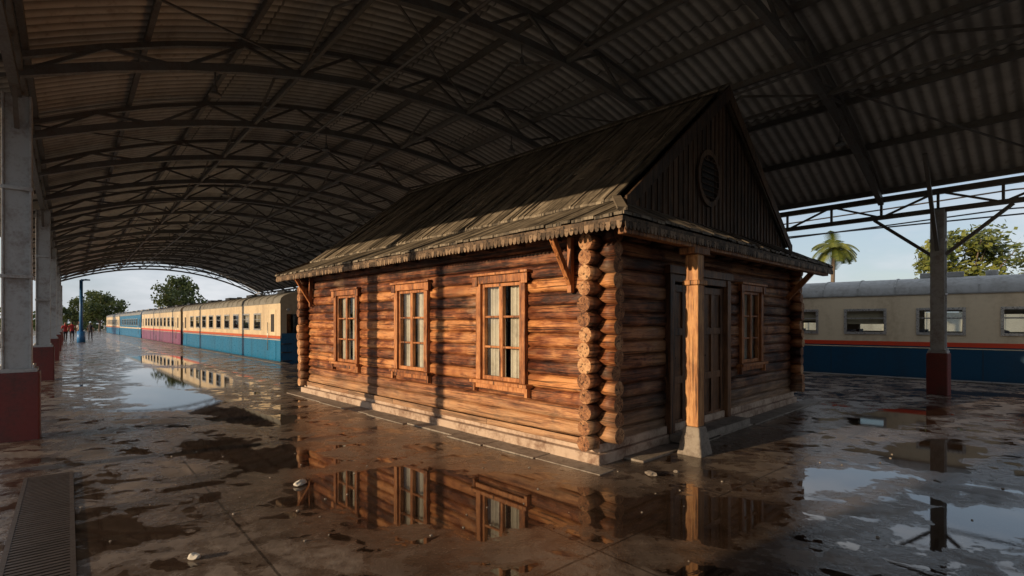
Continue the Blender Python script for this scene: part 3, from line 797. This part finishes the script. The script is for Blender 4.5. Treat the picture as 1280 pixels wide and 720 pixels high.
def palm(loc,h,fr):
    e=empty('palm_tree',loc);mb=MB();mb.cyl((0,0,0),(.3,.1,h),.2,.13,10,jit=.06,rings=10);mb.obj('palm_trunk',[BARK],e)
    lb=MB();r=random.Random(4)
    for k in range(24):
        a=6.28*k/24+r.uniform(-.1,.1);el=r.uniform(-.3,1.3);L=fr*r.uniform(.85,1.1)
        p=Vector((.3,.1,h));d=Vector((math.cos(a)*math.cos(el),math.sin(a)*math.cos(el),math.sin(el)))
        seg=10;t=r.random()
        for i in range(seg):
            q=p+d*L/seg
            side=d.cross(Vector((0,0,1))).normalized()
            lb.cyl(p,q,.02,.015,4,t=t)
            for sd in(-1,1):
                for jj in (0,.5):
                    b=p.lerp(q,jj);w=.5*math.sin(math.pi*(i+.6+jj)/(seg+1.2))+.12
                    tip=b+side*sd*w+d*.2*w+Vector((0,0,-.35*w))
                    lb.poly([b,b+d*.12,tip],0,min(1,t*.6+r.random()*.4))
            p=q;d=(d+Vector((0,0,-.2))).normalized()
    lb.obj('palm_fronds',[LEAF2],e,norm=False)
palm((24.9,40,-.95),8.4,2.0)
lb=MB();r=random.Random(11)
for k in range(330):
    a=r.uniform(-1.25,1.3);dd=r.uniform(170,220);c=Vector((math.sin(a)*dd,math.cos(a)*dd,-1));hh=(r.uniform(3,6)+1.5*math.sin(a*14))*(1 if a<0 else .7)
    for q in range(50):
        p=c+Vector((r.gauss(0,2.6),r.gauss(0,2.6),r.uniform(0,1)**.8*hh));u=Vector((r.gauss(0,1),r.gauss(0,1),r.gauss(0,1))).normalized();w=u.orthogonal().normalized();s=r.uniform(.8,1.8)
        lb.poly([p-u*s*.5,p-w*s*.4,p+u*s*.5,p+w*s*.4],0,r.random()*.7)
lb.obj('distant_tree_line',[LEAF],norm=False)
e=empty('blue_lamp_post',(-34.5,41,0));mb=MB();BLP=paint('bright_blue_paint',(.03,.17,.42),.4,.2)
mb.cyl((0,0,0),(0,0,5.0),.13,.11,12);mb.cyl((0,0,0),(0,0,.9),.28,.26,12);mb.beam((0,0,4.9),(.8,-.5,5.0),.08,.08);mb.box(.6,1.1,-.75,-.45,4.9,5.0);mb.obj('pole',[BLP],e)
# ------------------------------------------------------------------ people
SKIN=paint('skin',(.30,.16,.10),.6,.0);HAIR=paint('black_hair',(.012,.010,.009),.5,0)
def person(loc,ang,top,bot,scale=1,stride=.12,bag=False):
    e=empty('person',loc,ang);e.scale=(scale,)*3
    V={};vs=[];es=[];rad=[]
    def v(n,p,r,par=None):
        V[n]=len(vs);vs.append(p);rad.append(r)
        if par is not None:es.append((V[par],V[n]))
    v('pel',(0,0,.93),.125);v('ab',(0,.01,1.08),.115,'pel');v('ch',(0,0,1.28),.135,'ab');v('nk',(0,0,1.44),.06,'ch');v('hd0',(0,.01,1.53),.075,'nk');v('hd1',(0,.015,1.64),.085,'hd0')
    for s,n in((-1,'l'),(1,'r')):
        v('hip'+n,(s*.09,0,.86),.09,'pel');v('kn'+n,(s*.10,s*stride*.55+.02,.48),.06,'hip'+n);v('an'+n,(s*.10,s*stride,.09),.04,'kn'+n);v('to'+n,(s*.11,s*stride+.16,.035),.035,'an'+n)
        v('sh'+n,(s*.18,0,1.36),.06,'ch');v('el'+n,(s*.23,-s*stride*.5,1.10),.042,'sh'+n);v('wr'+n,(s*.23,-s*stride*.6+.08,.86),.03,'el'+n);v('ha'+n,(s*.225,-s*stride*.6+.10,.77),.035,'wr'+n)
    me=bpy.data.meshes.new('body');me.from_pydata(vs,es,[]);o=bpy.data.objects.new('tmp',me);scene.collection.objects.link(o)
    sk=o.modifiers.new('s','SKIN')
    if len(me.skin_vertices):
        for i,rr in enumerate(rad): me.skin_vertices[0].data[i].radius=(rr,rr*.85)
        me.skin_vertices[0].data[0].use_root=True
    sb=o.modifiers.new('b','SUBSURF');sb.levels=2;sb.render_levels=2
    dg=bpy.context.evaluated_depsgraph_get();m2=bpy.data.meshes.new_from_object(o.evaluated_get(dg));bpy.data.objects.remove(o)
    m2.materials.clear()
    for mm in (SKIN,top,bot,HAIR):m2.materials.append(mm)
    for p in m2.polygons:
        c=p.center;p.use_smooth=True
        if c.z>1.47: p.material_index=3 if (c.z>1.66 or c.y<-.01) else 0
        elif abs(c.x)>.19 and c.z<1.15: p.material_index=0
        elif c.z>.92:p.material_index=1
        elif c.z>.07:p.material_index=2
        else:p.material_index=3
    b=bpy.data.objects.new('body',m2);scene.collection.objects.link(b);b.parent=e
    mb=MB()
    for s in(-1,1): mb.cyl((s*.033,.085,1.62),(s*.033,.097,1.62),.010,n=8,mat=1)
    mb.prism([(-.012,.09,1.57),(.012,.09,1.57),(0,.125,1.575),],(0,-.004,.035),0);mb.box(-.025,.025,.08,.093,1.535,1.543,1)
    mb.obj('face',[SKIN,HAIR],e)
    if bag:
        mb=MB();mb.box(.2,.32,-.15,.15,.45,.75);mb.obj('bag',[bot],e,bevel=.03)
c_red=paint('red_cloth',(.50,.04,.04),.8,.1);c_dk=paint('dark_cloth',(.03,.03,.045),.8,.1);c_w=paint('white_cloth',(.6,.58,.55),.8,.1);c_b=paint('blue_cloth',(.05,.12,.3),.8,.1)
person(P(44,.75),1.0,c_red,c_dk);person(P(46,1.25),2.2,c_dk,c_b,1.03,.05,True);person(P(43,.35),-2.0,c_red,c_dk,.98);person(P(52,1.3),.3,c_w,c_b,.95,.05);person(P(49,2.0),.3,c_dk,c_dk,.97,.05)
def rock(name,loc,s,mat,seed):
    import bmesh
    bm=bmesh.new();bmesh.ops.create_icosphere(bm,subdivisions=2,radius=1)
    for v in bm.verts:
        n=mnoise.noise(v.co*1.3+Vector((seed,0,0)));v.co*=1+.45*n;v.co.x*=s[0];v.co.y*=s[1];v.co.z=max(-.3,v.co.z)*s[2]
    me=bpy.data.meshes.new(name);bm.to_mesh(me);bm.free();me.materials.append(mat);o=bpy.data.objects.new(name,me);scene.collection.objects.link(o);o.location=loc;o.rotation_euler=(0,0,seed)
PAPER=paint('pale_paper',(.62,.58,.5),.8,.2)
rock('crumpled_paper',(-2.08,5.03,.02),(.07,.04,.035),PAPER,1.2)
rock('crumpled_paper',(-2.15,3.46,.015),(.045,.03,.03),PAPER,3.1)
mb=MB()
for k in range(60):
    c=Vector((R.uniform(-4.5,5),R.uniform(3.3,6.5),0));q=R.uniform(.004,.013);a=R.uniform(0,6.28)
    mb.prism([tuple(c+Vector((math.cos(a+j*1.257)*q*R.uniform(.7,1.2),math.sin(a+j*1.257)*q*R.uniform(.7,1.2),-.002))) for j in range(5)],(R.uniform(-.003,.003),0,q*.8+.002))
mb.obj('gravel_crumbs',[CONC])
rock('stone',(1.45,5.35,.02),(.07,.05,.03),CONC,5.1);rock('stone',(1.75,5.45,.01),(.03,.03,.02),CONC,6.1)

e=empty('shadow_pole',(-9.35,3.15,0));mb=MB();mb.cyl((0,0,-.95),(0,0,6.5),.13,.09,12);mb.beam((0,0,6.4),(-1.2,-.3,6.7),.07,.07);mb.box(-1.7,-1.1,-.45,-.2,6.62,6.74);mb.obj('shadow_pole_mesh',[steelcol],e)  # added pole outside the view, throws a shadow bar on the log wall

# ------------------------------------------------------------------ world, sun, camera
w=bpy.data.worlds.new('World');scene.world=w;w.use_nodes=True;nt=w.node_tree;bg=nt.nodes['Background']
sky=nt.nodes.new('ShaderNodeTexSky');sky.sky_type='NISHITA';sky.sun_disc=False;sky.sun_elevation=ELEV;sky.sun_rotation=math.atan2(T.x,T.y);sky.air_density=1.0;sky.dust_density=1.0
tc=nt.nodes.new('ShaderNodeTexCoord');mp=nt.nodes.new('ShaderNodeMapping');mp.inputs['Scale'].default_value=(1,1,3.2);nt.links.new(tc.outputs['Generated'],mp.inputs[0])
no=nt.nodes.new('ShaderNodeTexNoise');no.inputs['Scale'].default_value=2.6;no.inputs['Detail'].default_value=5;no.inputs['Roughness'].default_value=.58;nt.links.new(mp.outputs[0],no.inputs['Vector'])
cr=nt.nodes.new('ShaderNodeMapRange');cr.inputs[1].default_value=.38;cr.inputs[2].default_value=.62;cr.inputs[3].default_value=.60;cr.inputs[4].default_value=1;nt.links.new(no.outputs[0],cr.inputs[0])
hz=nt.nodes.new('ShaderNodeMapRange');hz.inputs[1].default_value=.40;hz.inputs[2].default_value=.60;nt.links.new(no.outputs[0],hz.inputs[0])
cc=nt.nodes.new('ShaderNodeMix');cc.data_type='RGBA';cc.inputs[6].default_value=(3.5,4.1,5.1,1);cc.inputs[7].default_value=(5.5,5.7,6.0,1);nt.links.new(hz.outputs[0],cc.inputs[0])
mx=nt.nodes.new('ShaderNodeMix');mx.data_type='RGBA';nt.links.new(cr.outputs[0],mx.inputs[0]);nt.links.new(sky.outputs[0],mx.inputs[6]);nt.links.new(cc.outputs[2],mx.inputs[7])
nt.links.new(mx.outputs[2],bg.inputs[0]);bg.inputs[1].default_value=.14
sd=bpy.data.lights.new('sun','SUN');sd.energy=5;sd.angle=math.radians(.5);sd.color=(1,.74,.46)
so=bpy.data.objects.new('sun',sd);scene.collection.objects.link(so)
tr=Vector((-T.x*math.cos(ELEV),-T.y*math.cos(ELEV),-math.sin(ELEV)));so.rotation_euler=tr.to_track_quat('-Z','Y').to_euler()
cd=bpy.data.cameras.new('camera');cd.lens=18;cd.sensor_width=36;cd.shift_y=43/1280;cd.clip_end=3000;cd.clip_start=.05
co=bpy.data.objects.new('camera',cd);scene.collection.objects.link(co);co.location=(0,0,H);co.rotation_euler=(math.radians(90),0,0);scene.camera=co
